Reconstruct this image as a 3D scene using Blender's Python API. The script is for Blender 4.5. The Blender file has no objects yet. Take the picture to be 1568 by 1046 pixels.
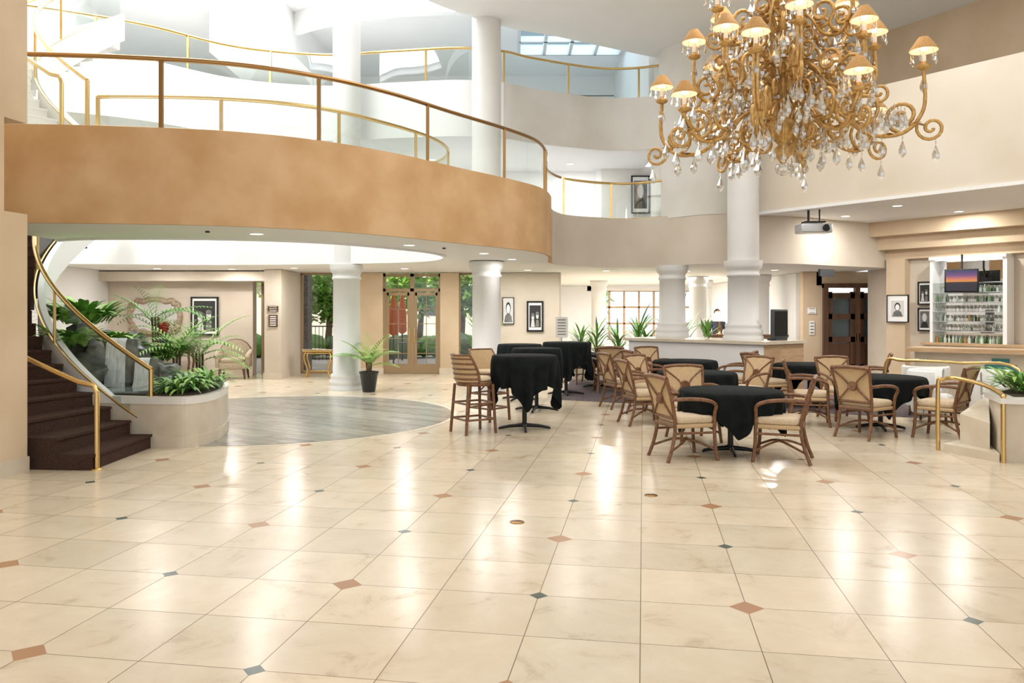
import bpy, math, random
from mathutils import Vector, Matrix, noise
random.seed(7)
pi=math.pi
# ------------------------------------------------------------------ materials
def nt(name):
    m=bpy.data.materials.new(name); m.use_nodes=True
    n=m.node_tree; b=n.nodes['Principled BSDF']
    return m,n,b
def mat(name,col,rough=.5,metal=0,var=0,scale=4,col2=None,bump=0,emit=0,detail=4,spec=None,stretch=None):
    m,n,b=nt(name)
    b.inputs['Base Color'].default_value=(*col,1)
    b.inputs['Roughness'].default_value=rough
    b.inputs['Metallic'].default_value=metal
    if spec is not None: b.inputs['Specular IOR Level'].default_value=spec
    if emit:
        b.inputs['Emission Color'].default_value=(*col,1); b.inputs['Emission Strength'].default_value=emit
    if var or col2 or bump:
        tc=n.nodes.new('ShaderNodeTexCoord'); no=n.nodes.new('ShaderNodeTexNoise')
        no.inputs['Scale'].default_value=scale; no.inputs['Detail'].default_value=detail
        src=tc.outputs['Object']
        if stretch:
            mp=n.nodes.new('ShaderNodeMapping'); mp.inputs['Scale'].default_value=stretch
            n.links.new(src,mp.inputs['Vector']); src=mp.outputs['Vector']
        n.links.new(src,no.inputs['Vector'])
        if var or col2:
            c2=col2 or tuple(max(0,c*(1-var)) for c in col)
            r=n.nodes.new('ShaderNodeValToRGB')
            r.color_ramp.elements[0].position=.35; r.color_ramp.elements[1].position=.68
            r.color_ramp.elements[0].color=(*c2,1); r.color_ramp.elements[1].color=(*col,1)
            n.links.new(no.outputs['Fac'],r.inputs['Fac']); n.links.new(r.outputs['Color'],b.inputs['Base Color'])
        if bump:
            bp=n.nodes.new('ShaderNodeBump'); bp.inputs['Strength'].default_value=bump; bp.inputs['Distance'].default_value=.02
            n.links.new(no.outputs['Fac'],bp.inputs['Height']); n.links.new(bp.outputs['Normal'],b.inputs['Normal'])
    return m
def glassmat(name,tint=(.95,1,.98),f=.10,rough=.03):
    m=bpy.data.materials.new(name); m.use_nodes=True; n=m.node_tree; n.nodes.clear()
    o=n.nodes.new('ShaderNodeOutputMaterial'); t=n.nodes.new('ShaderNodeBsdfTransparent'); g=n.nodes.new('ShaderNodeBsdfGlossy')
    t.inputs['Color'].default_value=(*tint,1); g.inputs['Roughness'].default_value=rough
    x=n.nodes.new('ShaderNodeMixShader'); x.inputs[0].default_value=f
    n.links.new(t.outputs[0],x.inputs[1]); n.links.new(g.outputs[0],x.inputs[2]); n.links.new(x.outputs[0],o.inputs[0])
    return m
def M_(n,op,a=None,b=None):
    x=n.nodes.new('ShaderNodeMath'); x.operation=op
    for i,v in enumerate((a,b)):
        if v is None: continue
        if isinstance(v,(int,float)): x.inputs[i].default_value=v
        else: n.links.new(v,x.inputs[i])
    return x.outputs[0]
def mixc(n,fac,a,b):
    x=n.nodes.new('ShaderNodeMix'); x.data_type='RGBA'
    n.links.new(fac,x.inputs['Factor'])
    for k,v in (('A',a),('B',b)):
        s=[i for i in x.inputs if i.name==k and i.type=='RGBA'][0]
        if isinstance(v,tuple): s.default_value=(*v,1)
        else: n.links.new(v,s)
    return [o for o in x.outputs if o.type=='RGBA'][0]
GA=math.atan2(.1625,.9867)
def floor_mat():
    m,n,b=nt('marble_tile')
    tc=n.nodes.new('ShaderNodeTexCoord'); mp=n.nodes.new('ShaderNodeMapping')
    mp.vector_type='TEXTURE'
    mp.inputs['Location'].default_value=(.355,5.94,0); mp.inputs['Rotation'].default_value=(0,0,-GA)
    n.links.new(tc.outputs['Object'],mp.inputs['Vector'])
    sp=n.nodes.new('ShaderNodeSeparateXYZ'); n.links.new(mp.outputs['Vector'],sp.inputs[0])
    T=.6
    X=sp.outputs[0];Y=sp.outputs[1]
    def dist(c,p):
        q=M_(n,'DIVIDE',c,p); r=M_(n,'ROUND',q); d=M_(n,'SUBTRACT',q,r); return M_(n,'MULTIPLY',M_(n,'ABSOLUTE',d),p),r
    dx,_=dist(X,T);dy,_=dist(Y,T)
    g=M_(n,'LESS_THAN',M_(n,'MINIMUM',dx,dy),.0026)
    DX,rx=dist(X,2*T);DY,ry=dist(Y,2*T)
    s=M_(n,'ADD',DX,DY)
    par=M_(n,'ABSOLUTE',M_(n,'MODULO',M_(n,'ADD',rx,ry),2))
    odd=M_(n,'GREATER_THAN',par,.5)
    even=M_(n,'SUBTRACT',1,odd)
    big=M_(n,'MULTIPLY',M_(n,'LESS_THAN',s,.100),even)
    sm=M_(n,'MULTIPLY',M_(n,'LESS_THAN',s,.058),odd)
    fx=M_(n,'FLOOR',M_(n,'DIVIDE',X,T));fy=M_(n,'FLOOR',M_(n,'DIVIDE',Y,T))
    cb=n.nodes.new('ShaderNodeCombineXYZ'); n.links.new(fx,cb.inputs[0]);n.links.new(fy,cb.inputs[1])
    wn=n.nodes.new('ShaderNodeTexWhiteNoise'); n.links.new(cb.outputs[0],wn.inputs['Vector'])
    no=n.nodes.new('ShaderNodeTexNoise'); no.inputs['Scale'].default_value=2.8; no.inputs['Detail'].default_value=11; no.inputs['Distortion'].default_value=.5
    no.inputs['Roughness'].default_value=.68
    ad=n.nodes.new('ShaderNodeVectorMath'); ad.operation='MULTIPLY_ADD'
    n.links.new(wn.outputs['Color'],ad.inputs[0]); ad.inputs[1].default_value=(9,9,9); n.links.new(tc.outputs['Object'],ad.inputs[2])
    n.links.new(ad.outputs[0],no.inputs['Vector'])
    r=n.nodes.new('ShaderNodeValToRGB'); e=r.color_ramp.elements
    e[0].position=.28; e[0].color=(.46,.37,.25,1); e[1].position=.66; e[1].color=(.72,.63,.49,1)
    x=e.new(.42); x.color=(.655,.56,.42,1)
    n.links.new(no.outputs['Fac'],r.inputs['Fac'])
    tone=n.nodes.new('ShaderNodeHueSaturation'); n.links.new(r.outputs['Color'],tone.inputs['Color'])
    v=M_(n,'ADD',M_(n,'MULTIPLY',wn.outputs['Value'],.15),.90); n.links.new(v,tone.inputs['Value'])
    c=mixc(n,g,tone.outputs[0],(.19,.14,.09))
    c=mixc(n,big,c,(.40,.22,.12)); c=mixc(n,sm,c,(.05,.08,.07))
    n.links.new(c,b.inputs['Base Color'])
    b.inputs['Roughness'].default_value=.22; b.inputs['Specular IOR Level'].default_value=.5
    return m
def disc_mat():
    m,n,b=nt('grey_plank_tile')
    tc=n.nodes.new('ShaderNodeTexCoord'); mp=n.nodes.new('ShaderNodeMapping'); mp.inputs['Rotation'].default_value=(0,0,.62)
    n.links.new(tc.outputs['Object'],mp.inputs['Vector'])
    br=n.nodes.new('ShaderNodeTexBrick'); br.inputs['Scale'].default_value=1
    br.inputs['Brick Width'].default_value=1.2; br.inputs['Row Height'].default_value=.24; br.inputs['Mortar Size'].default_value=.006
    br.inputs['Color1'].default_value=(.18,.175,.15,1); br.inputs['Color2'].default_value=(.30,.285,.245,1); br.inputs['Mortar'].default_value=(.40,.385,.34,1)
    n.links.new(mp.outputs['Vector'],br.inputs['Vector'])
    m2=n.nodes.new('ShaderNodeMapping'); m2.inputs['Scale'].default_value=(1.2,14,1); n.links.new(mp.outputs['Vector'],m2.inputs['Vector'])
    no=n.nodes.new('ShaderNodeTexNoise'); no.inputs['Scale'].default_value=1.5; no.inputs['Detail'].default_value=6; n.links.new(m2.outputs['Vector'],no.inputs['Vector'])
    hs=n.nodes.new('ShaderNodeHueSaturation'); n.links.new(br.outputs['Color'],hs.inputs['Color']); n.links.new(M_(n,'ADD',M_(n,'MULTIPLY',no.outputs['Fac'],1.2),.42),hs.inputs['Value'])
    n.links.new(hs.outputs['Color'],b.inputs['Base Color'])
    b.inputs['Roughness'].default_value=.24; b.inputs['Specular IOR Level'].default_value=.45
    return m
FLOOR=floor_mat(); DISC=disc_mat()
ORANGE=mat('orange_plaster',(.60,.40,.22),.65,scale=1.5,col2=(.48,.285,.125),bump=.1,detail=9)
TAN=mat('tan_plaster',(.66,.525,.37),.7,scale=1.2,col2=(.57,.44,.29),bump=.08,detail=6)
BEIGE=mat('beige_plaster',(.65,.58,.49),.7,scale=1.1,col2=(.585,.515,.42),bump=.08,detail=6)
STONEW=mat('pale_plaster',(.73,.71,.67),.7,scale=1.0,col2=(.64,.615,.565),bump=.08,detail=6)
PARA=mat('warm_plaster',(.73,.67,.58),.7,scale=.8,col2=(.67,.59,.475),bump=.06,detail=6)
WHITE=mat('white_paint',(.86,.86,.855),.6,var=.03,scale=1)
CEIL=mat('ceiling_paint',(.86,.86,.855),.7,var=.02,scale=1)
COLM=mat('column_paint',(.71,.705,.69),.5,var=.05,scale=2)
CREAM=mat('cream_stone',(.68,.61,.50),.4,scale=3,col2=(.60,.52,.40))
BRASS=mat('polished_brass',(.66,.46,.19),.25,1)
BRASSD=mat('aged_brass',(.34,.19,.075),.3,1)
GOLD=mat('antique_gold',(.64,.42,.16),.4,.45,scale=30,col2=(.44,.26,.085))
GLASS=glassmat('rail_glass',(.88,.93,.91),.13); WGLASS=glassmat('window_glass',(1,1,1),.05)
SGLASS=glassmat('skylight_glass',(.50,.58,.62),.08)
CRYS=glassmat('crystal',(.88,.88,.86),.42)
CARPET=mat('brown_carpet',(.085,.050,.038),.95,scale=90,col2=(.045,.026,.020),bump=.4,spec=.1)
CLOTH=mat('black_tablecloth',(.010,.013,.014),.9,scale=8,col2=(.006,.008,.008),spec=.15)
BLACK=mat('black_metal',(.012,.012,.012),.4,.3)
POT=mat('black_pot',(.01,.012,.015),.2)
RATTAN=mat('brown_rattan',(.25,.12,.055),.42,scale=25,col2=(.14,.06,.028))
WICKER=mat('woven_wicker',(.70,.52,.31),.6,scale=120,col2=(.50,.34,.18),bump=.4)
CUSH=mat('seat_cushion',(.68,.56,.40),.8,scale=40,col2=(.58,.45,.30))
SHADE=mat('lamp_shade',(.62,.36,.12),.7,scale=150,col2=(.36,.18,.05),bump=.3)
SHADEI=mat('shade_lining',(.95,.72,.42),.7,emit=.5)
BULB=mat('warm_bulb',(1,.82,.55),.5,emit=14)
GREEN=mat('leaf_green',(.20,.42,.08),.45,scale=6,col2=(.09,.26,.04))
GREENL=mat('leaf_lime',(.36,.58,.13),.45,scale=6,col2=(.18,.38,.06))
GREEND=mat('leaf_dark',(.08,.20,.06),.4,scale=6,col2=(.04,.12,.03))
TREEG=mat('tree_leaf',(.40,.64,.12),.6,scale=2,col2=(.20,.42,.05))
BARK=mat('bark',(.16,.10,.06),.9,scale=12,col2=(.09,.05,.03))
FRAMEW=mat('carved_wood',(.42,.33,.24),.6,scale=14,col2=(.28,.20,.13))
ROCK=mat('wet_rock',(.20,.21,.18),.35,scale=5,col2=(.05,.06,.05),bump=.6)
WATER=mat('falling_water',(.84,.88,.90),.15,scale=20,col2=(.60,.65,.67),stretch=(3,3,.3))
POOL=mat('pool_water',(.35,.42,.42),.05,scale=3,col2=(.18,.24,.24),bump=.2)
SOIL=mat('soil',(.06,.04,.025),.9,scale=20,col2=(.03,.02,.01))
BRONZE=mat('bronze_frame',(.33,.23,.13),.4,.2)
DWOOD=mat('dark_wood',(.13,.06,.03),.35,scale=5,col2=(.07,.03,.015),stretch=(1,1,.1))
LWOOD=mat('light_wood',(.58,.40,.24),.4,scale=5,col2=(.46,.30,.16),stretch=(.3,1,4))
CHARC=mat('charcoal',(.05,.055,.06),.5)
TEAL=mat('teal_tile',(.03,.20,.19),.3)
WHITEF=mat('white_fabric',(.82,.82,.80),.8,var=.05,scale=20)
BEIGEF=mat('beige_fabric',(.46,.39,.29),.85,scale=30,col2=(.38,.31,.22))
MATB=mat('photo_mat_board',(.85,.85,.84),.6)
MARB=mat('white_marble_cap',(.80,.78,.74),.3,var=.08,scale=4)
FBLK=mat('photo_frame_black',(.01,.01,.01),.35)
GR1=mat('print_light',(.62,.62,.62),.6); GR2=mat('print_mid',(.22,.22,.22),.6,scale=6,col2=(.12,.12,.12)); GR3=mat('print_dark',(.02,.02,.02),.6)
MIRR=mat('mirror',(.8,.8,.8),.03,1)
PAVE=mat('terrace_paving',(.55,.50,.44),.8,var=.2,scale=2)
SLATE=mat('stacked_slate',(.16,.15,.14),.7,scale=6,col2=(.06,.055,.05),bump=.5,stretch=(1,1,6))
REDU=mat('red_umbrella',(.80,.16,.03),.7,var=.1)
BOT1=mat('bottle_amber',(.40,.20,.05),.15); BOT2=mat('bottle_green',(.12,.22,.09),.15); BOT3=mat('bottle_clear',(.62,.70,.62),.1)
STEEL=mat('projector_shell',(.55,.56,.58),.3,.3)
REDF=mat('red_flower',(.35,.02,.015),.6,var=.3,scale=9)
RUG=mat('patterned_carpet',(.16,.13,.13),.95,scale=14,col2=(.07,.05,.06))
STUC=mat('stucco_building',(.72,.64,.53),.8,var=.1)
LAMPW=mat('added_light_lens',(1,.95,.86),.5,emit=4)  # glow for the added disc lamps and the bar shelf strip
def tv_mat():
    m,n,b=nt('television_picture'); tc=n.nodes.new('ShaderNodeTexCoord'); sp=n.nodes.new('ShaderNodeSeparateXYZ'); n.links.new(tc.outputs['Generated'],sp.inputs[0])
    r=n.nodes.new('ShaderNodeValToRGB'); e=r.color_ramp.elements; e[0].position=.2; e[0].color=(.01,.01,.03,1); e[1].position=.95; e[1].color=(.05,.04,.16,1)
    for p,c in ((.42,(.02,.015,.03,1)),(.47,(.9,.35,.06,1)),(.6,(.75,.2,.15,1)),(.75,(.2,.08,.25,1))): e.new(p).color=c
    n.links.new(sp.outputs[2],r.inputs['Fac']); n.links.new(r.outputs[0],b.inputs['Emission Color']); b.inputs['Emission Strength'].default_value=.8; b.inputs['Base Color'].default_value=(.01,.01,.01,1)
    return m
SUNSET=tv_mat()
# ------------------------------------------------------------------ mesh builder
class MB:
    def __init__(s): s.v=[];s.f=[];s.mi=[];s.sm=[];s.mats=[];s.cur=0;s.M=Matrix()
    def use(s,m):
        if m not in s.mats: s.mats.append(m)
        s.cur=s.mats.index(m); return s
    def at(s,x=0,y=0,z=0,rz=0,rx=0,ry=0,sc=1):
        s.M=Matrix.Translation((x,y,z))@Matrix.Rotation(rz,4,'Z')@Matrix.Rotation(ry,4,'Y')@Matrix.Rotation(rx,4,'X')@Matrix.Scale(sc,4); return s
    def add(s,vs,fs,smooth=False):
        o=len(s.v); M=s.M
        for p in vs: s.v.append(tuple(M@Vector(p)))
        for f in fs: s.f.append(tuple(i+o for i in f)); s.mi.append(s.cur); s.sm.append(smooth)
    def box(s,x,y,z,sx,sy,sz,rz=0):
        c,d=math.cos(rz),math.sin(rz); vs=[]
        for k in (-.5,.5):
            for i,j in ((-.5,-.5),(.5,-.5),(.5,.5),(-.5,.5)):
                a,b=i*sx,j*sy; vs.append((x+a*c-b*d,y+a*d+b*c,z+k*sz))
        s.add(vs,[(3,2,1,0),(4,5,6,7),(0,1,5,4),(1,2,6,5),(2,3,7,6),(3,0,4,7)])
    def rbox(s,x,y,z,sx,sy,sz,r=.03,n=4):
        def ring(ins,zz):
            out=[]
            hx,hy=sx/2-ins,sy/2-ins; rr=max(r-ins*.3,.004)
            for q,(cx,cy) in enumerate(((hx-rr,hy-rr),(-hx+rr,hy-rr),(-hx+rr,-hy+rr),(hx-rr,-hy+rr))):
                for i in range(n+1):
                    a=q*pi/2+i*pi/2/n; out.append((x+cx+rr*math.cos(a),y+cy+rr*math.sin(a),z+zz))
            return out
        e=min(r*.6,sz*.4)
        rs=[ring(e,-sz/2),ring(e*.3,-sz/2+e*.3),ring(0,-sz/2+e),ring(0,sz/2-e),ring(e*.3,sz/2-e*.3),ring(e,sz/2)]
        s.loft(rs,True,True,True)
    def loft(s,rings,closed=True,cap=True,smooth=True):
        n=len(rings[0]); vs=[p for r in rings for p in r]; fs=[]
        m=n if closed else n-1
        for i in range(len(rings)-1):
            for j in range(m):
                k=(j+1)%n; fs.append((i*n+j,i*n+k,(i+1)*n+k,(i+1)*n+j))
        s.add(vs,fs,smooth)
        if cap:
            s.add(rings[0],[tuple(range(n))[::-1]]); s.add(rings[-1],[tuple(range(n))])
    def lathe(s,prof,n=24,x=0,y=0,z=0,cap=True,smooth=True):
        s.loft([[(x+r*math.cos(2*pi*i/n),y+r*math.sin(2*pi*i/n),z+h) for i in range(n)] for r,h in prof],True,cap,smooth)
    def tube(s,pts,r,n=8,closed=False,cap=True,flat=1):
        P=[Vector(p) for p in pts]; N=len(P); rings=[]; up=Vector((0,0,1)); pn=None
        for i in range(N):
            if closed: t=P[(i+1)%N]-P[i-1]
            else: t=P[min(i+1,N-1)]-P[max(i-1,0)]
            if t.length<1e-9: t=Vector((0,0,1))
            t.normalize()
            if pn is None:
                a=up if abs(t.z)<.95 else Vector((1,0,0)); pn=(a-t*a.dot(t)).normalized()
            else:
                q=pn-t*pn.dot(t); pn=q.normalized() if q.length>1e-6 else pn
            b=t.cross(pn); rr=r[i] if isinstance(r,(list,tuple)) else r
            rings.append([tuple(P[i]+pn*(rr*math.cos(2*pi*k/n)*flat)+b*(rr*math.sin(2*pi*k/n))) for k in range(n)])
        if closed: rings.append(rings[0])
        s.loft(rings,True,cap and not closed,True)
    def ball(s,x,y,z,r,sx=1,sy=1,sz=1,n=12,m=8,nz=0,seed=0):
        rings=[]
        for i in range(m+1):
            a=-pi/2+pi*i/m; ring=[]
            for j in range(n):
                b=2*pi*j/n; d=Vector((math.cos(a)*math.cos(b),math.cos(a)*math.sin(b),math.sin(a)))
                k=1+(nz*noise.noise(d*1.7+Vector((seed*3.1,seed,0)))+nz*.5*noise.noise(d*4+Vector((seed,0,seed))) if nz else 0)
                ring.append((x+d.x*r*sx*k,y+d.y*r*sy*k,z+d.z*r*sz*k))
            rings.append(ring)
        s.loft(rings,True,False,True)
    def ribbon(s,bot,top,th=0,smooth=True):
        if th==0: s.loft([bot,top],False,False,smooth); return
        n=len(bot); ob=[];ot=[]
        for i in range(n):
            a=Vector(bot[max(i-1,0)]);b=Vector(bot[min(i+1,n-1)]);t=(b-a);t.z=0
            if t.length<1e-9: t=Vector((1,0,0))
            t.normalize(); nn=Vector((-t.y,t.x,0))*th
            ob.append(tuple(Vector(bot[i])+nn)); ot.append(tuple(Vector(top[i])+nn))
        for A,B in ((bot,top),(ot,ob),(top,ot),(ob,bot)): s.loft([A,B],False,False,smooth)
        s.add([bot[0],top[0],ot[0],ob[0]],[(0,1,2,3)]); s.add([bot[-1],top[-1],ot[-1],ob[-1]],[(3,2,1,0)])
    def wall(s,pts,z0,z1,th=.2,smooth=True):
        s.ribbon([(x,y,z0) for x,y in pts],[(x,y,z1) for x,y in pts],th,smooth)
    def prism(s,poly,z0,z1,side=True):
        n=len(poly); a=[(x,y,z0) for x,y in poly]; b=[(x,y,z1) for x,y in poly]
        s.add(a,[tuple(range(n))[::-1]]); s.add(b,[tuple(range(n))])
        if side: s.add(a+b,[(i,(i+1)%n,n+(i+1)%n,n+i) for i in range(n)])
    def leaf(s,base,d,L,w,droop=.3,seg=4,fold=0):
        B=Vector(base); d=Vector(d).normalized(); side=d.cross(Vector((0,0,1)))
        if side.length<.05: side=Vector((1,0,0))
        side.normalize(); l=[];r=[]
        p=B.copy(); dd=d.copy()
        for i in range(seg+1):
            t=i/seg; ww=w*math.sin(pi*min(.97,t*.85+.12))*.5
            if i==seg: ww=.001
            l.append(tuple(p+side*ww)); r.append(tuple(p-side*ww))
            p=p+dd*(L/seg); dd=(dd-Vector((0,0,droop/seg*1.6))).normalized()
        s.loft([l,r],False,False,False)
    def frond(s,base,d,L,leaf,droop=1.0,n=14,w=.02):
        p=Vector(base); d=Vector(d).normalized(); pts=[]
        st=L/n
        for i in range(n+1):
            pts.append(p.copy()); p=p+d*st; d=(d-Vector((0,0,droop/n))).normalized()
        s.tube(pts,[.006*(1-.7*i/n) for i in range(n+1)],4,cap=False)
        for i in range(2,n+1):
            t=(pts[i]-pts[i-1]).normalized(); side=t.cross(Vector((0,0,1)))
            if side.length<.05: side=Vector((1,0,0))
            side.normalize(); ll=leaf*math.sin(pi*(.15+.8*i/n))+.03
            for q in (-1,1):
                s.leaf(pts[i],side*q+t*.8+Vector((0,0,.15)),ll,w,.6,3)
    def build(s,name,loc=None,parent=None):
        me=bpy.data.meshes.new(name); me.from_pydata(s.v,[],s.f)
        for m in s.mats: me.materials.append(m)
        me.polygons.foreach_set('material_index',s.mi); me.polygons.foreach_set('use_smooth',s.sm); me.update()
        ob=bpy.data.objects.new(name,me); bpy.context.collection.objects.link(ob)
        if loc: ob.location=loc
        if parent: ob.parent=parent
        return ob
def inst(name,me,x,y,z=0,rz=0,sc=1):
    ob=bpy.data.objects.new(name,me); bpy.context.collection.objects.link(ob); ob.location=(x,y,z); ob.rotation_euler=(0,0,rz); ob.scale=(sc,)*3
    return ob
def cr(pts,n=8,closed=False):
    P=[Vector(p) for p in pts]; out=[]; N=len(P)
    rng=N if closed else N-1
    for i in range(rng):
        if closed: a,b,c,d=P[i-1],P[i],P[(i+1)%N],P[(i+2)%N]
        else: a,b,c,d=P[max(i-1,0)],P[i],P[i+1],P[min(i+2,N-1)]
        for k in range(n):
            t=k/n
            out.append(tuple(.5*((2*b)+(c-a)*t+(2*a-5*b+4*c-d)*t*t+(3*b-a-3*c+d)*t**3)))
    if not closed: out.append(tuple(P[-1]))
    return out
def resample(path,step):
    out=[path[0]]; acc=0
    for a,b in zip(path,path[1:]):
        L=(Vector(b)-Vector(a)).length; d=step-acc
        while d<=L:
            out.append(tuple(Vector(a).lerp(Vector(b),d/L))); d+=step
        acc=L-(d-step)
    return out
# ------------------------------------------------------------------ plan curves
O=cr([(-6.5,9.3),(-6.0,9.27),(-5.5,9.28),(-4.6,9.38),(-3.43,9.63),(-2.45,10.17),(-1.65,10.95),(-.83,12.08),(-.04,13.15),(.45,14.0),(.66,14.9),(.72,15.8),(.8,17.0),(1.2,18.0),(2.0,18.6),(2.8,18.75),(3.5,18.25),(4.2,17.45),(5.2,17.2),(6.2,17.4),(7.3,18.1),(8.6,18.8),(9.05,19.0)],8)
I=cr([(-6.6,11.5),(-5.8,11.2),(-4.1,11.3),(-2.9,11.8),(-2.1,12.7),(-1.41,13.9),(-1.25,15.1),(-1.7,16.2),(-2.9,16.85),(-4.5,17.2),(-6.5,17.4),(-9.6,17.0)],8)
E3=cr([(-9.6,14.6),(-8.4,15.2),(-7.3,15.9),(-5.98,17.2),(-4.2,17.75),(-2.58,17.5),(-1.16,17.3),(-.2,17.5),(.5,18.0),(1.93,18.7),(2.8,18.75),(3.5,18.5)],8)
MC=cr([(3.6,19.0),(2.33,18.25),(.94,17.4),(-.19,16.8),(-1.63,15.4),(-2.6,13.5),(-3.2,11),(-3.3,8),(-3.2,4)],6)
# ------------------------------------------------------------------ shell
b=MB().use(FLOOR); b.prism([(-14,-5),(14,-5),(14,33),(1.2,33),(1.2,21.7),(-14,21.7)],-.1,0); b.build('floor')
b=MB().use(CREAM); 
def circ(cx,cy,r,n=64,a0=0,a1=2*pi): return [(cx+r*math.cos(a0+(a1-a0)*i/n),cy+r*math.sin(a0+(a1-a0)*i/n)) for i in range(n)]
b.prism(circ(-3.9,12.9,3.0),0,.003); b.use(DISC); b.prism(circ(-3.9,12.9,2.93),.003,.006); b.build('floor_medallion')
b=MB().use(RUG); b.prism([(.9,15.2),(6.5,12.6),(9.5,15.5),(8,20.8),(1.6,20.8)],0,.006); b.build('floor_carpet')
b=MB().use(CEIL)
b.prism([(x,y) for x,y in O]+[(9.05,33),(1.1,33),(1.1,21.9),(-14,21.9),(-14,17.0)]+[(x,y) for x,y in I[::-1]]+[(-6.6,9.6)],2.73,3.6)
slab=b.build('ceiling_mezzanine')
def band(path,z0,z1,th,m,name):
    q=MB().use(m); q.wall(path,z0,z1,th); return q.build(name)
band([(x,y) for x,y in O[:12*8+1]],2.72,3.86,-.06,ORANGE,'wall_balcony_fascia')
band(O[12*8:],2.72,3.86,-.06,BEIGE,'wall_gallery_fascia')
band(I,2.70,3.86,.06,WHITE,'wall_opening_fascia')
b=MB().use(CEIL); b.prism(E3+[(3.5,26),(-14,26),(-14,14.6)],5.5,6.5); b.build('ceiling_gallery')
band(E3[:8*7+1],5.48,6.7,-.06,WHITE,'wall_upper_fascia')
band(E3[8*7:],5.48,6.7,-.06,STONEW,'wall_upper_fascia_east')
b=MB().use(CEIL); b.prism(MC+[(-3.2,-5),(14,-5),(14,19.0)],7.7,7.95); b.build('ceiling')
b=MB().use(WHITE)
def roof(b,X0,X1,Y0,Y1,z,holes):
    xs=sorted({X0,X1}|{h[0] for h in holes}|{h[1] for h in holes}); ys=sorted({Y0,Y1}|{h[2] for h in holes}|{h[3] for h in holes})
    for i in range(len(xs)-1):
        for j in range(len(ys)-1):
            cx,cy=(xs[i]+xs[i+1])/2,(ys[j]+ys[j+1])/2
            if any(h[0]<cx<h[1] and h[2]<cy<h[3] for h in holes): continue
            b.box(cx,cy,z+.15,xs[i+1]-xs[i],ys[j+1]-ys[j],.3)
roof(b,-14,5,-5,27,9.3,[(.2,3.2,20.2,23.6),(-8.5,-4.0,10.2,14.7),(-8.5,-1.0,16.0,18.9)])  # besides the skylight, two unseen openings added to let fill light in
b.build('ceiling_upper')
b=MB().use(COLM)
for i in range(5): b.box(.2+i*.75,21.9,9.35,.09,3.4,.16)
for j in range(4): b.box(1.7,20.2+j*1.13,9.35,3.0,.09,.16)
b.use(SGLASS); b.box(1.7,21.9,9.42,3.0,3.4,.02); b.build('window_skylight')
b=MB().use(WHITE)
arc=[(-1.5+6.2*math.cos(a),24.5-5.6*math.sin(a)) for a in [i*pi/30 for i in range(31)]]
b.wall(arc[::-1],8.8,9.3,.25); b.build('trim_1')
b=MB().use(CEIL)
b.prism([(-7.6,20),(-5.6,19.6),(-5.2,26),(-7.6,26)],8.2,9.3); b.build('trim_2')
def gdir(x,y,t): return (x+.1625*t,y+.9867*t)
def wl(ye): e=gdir(-5.13,8.43,ye-8.43); return [gdir(-5.13,8.43,-13.5),e,(-8.6,e[1]+.05),(-9.2,e[1]+.05),(-9.2,-5)]
b=MB().use(TAN); b.prism(wl(8.43),0,2.72); b.prism(wl(8.12),2.72,3.68); b.prism(wl(8.43),3.68,9.3)
b.build('wall_left')
b=MB().use(CREAM); b.wall([gdir(-5.13,8.43,-13),(-5.13,8.44)],0,.16,-.02,False); b.build('baseboard_left')
b=MB().use(WHITE); b.wall([(-9.2,8.4),(-9.4,12),(-10.6,20.9)],0,9.3,.3,False); b.build('wall_west')
b=MB().use(BEIGE); b.box(-8.75,21.05,1.36,3.9,.3,2.72); b.box(-5.92,20.6,1.36,.42,1.8,2.72); b.box(-6.45,21.2,2.6,.9,.3,.3)
b.box(-8.5,20.5,2.58,4.4,.5,.24); b.use(TAN)
b.box(-3.78,21.6,1.36,.62,.4,2.72); b.box(-1.68,21.6,1.36,.5,.4,2.72); b.box(-.7,21.6,1.36,.55,.4,2.72); b.use(BEIGE)
b.box(.4,21.6,1.36,1.75,.3,2.72); b.box(1.22,27.2,1.36,.2,11.4,2.72)
b.build('wall_back')
b=MB().use(CREAM); b.box(-8.75,20.89,.08,3.9,.03,.16); b.box(-5.92,19.69,.08,.46,.03,.16); b.box(-3.78,21.39,.08,.66,.03,.16); b.box(-1.68,21.39,.08,.54,.03,.16); b.box(.4,21.43,.08,1.75,.03,.16); b.build('baseboard_back')
b=MB().use(BRONZE); b.box(-6.62,21.2,1.2,.06,.16,2.4); b.box(-6.28,21.2,1.2,.06,.16,2.4); b.box(-6.45,21.2,2.42,.4,.16,.08);b.use(CHARC); b.box(-6.45,21.24,1.2,.3,.04,2.36); b.use(BRASS); b.tube([(-6.34,21.15,.95),(-6.34,21.12,1.0),(-6.34,21.12,1.2),(-6.34,21.15,1.25)],.012,6); b.build('door_1')
def window(name,x0,x1,y,z0,z1,cols,rows,m=BRONZE,fr=.06,dep=.08,sub=None):
    b=MB().use(m); w=x1-x0;h=z1-z0
    for i in range(cols+1): b.box(x0+w*i/cols,y,(z0+z1)/2,fr,dep,h)
    for j in range(rows+1): b.box((x0+x1)/2,y,z0+h*j/rows,w+fr,dep,fr)
    b.use(WGLASS); b.box((x0+x1)/2,y,(z0+z1)/2,w,.012,h)
    return b.build(name)
window('window_1',-5.68,-4.12,21.55,.03,2.70,1,1)
window('window_2',-1.42,-.98,21.55,.03,2.70,1,1)
b=MB().use(BRONZE); 
X0,X1,Yd=-3.45,-1.93,21.5
for x in (X0,(X0+X1)/2,X1): b.box(x,Yd,1.35,.10,.12,2.7)
b.box((X0+X1)/2,Yd,2.66,1.6,.12,.08); b.box((X0+X1)/2,Yd,2.26,1.6,.12,.08); b.box((X0+X1)/2,Yd,.14,1.6,.11,.26)
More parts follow.
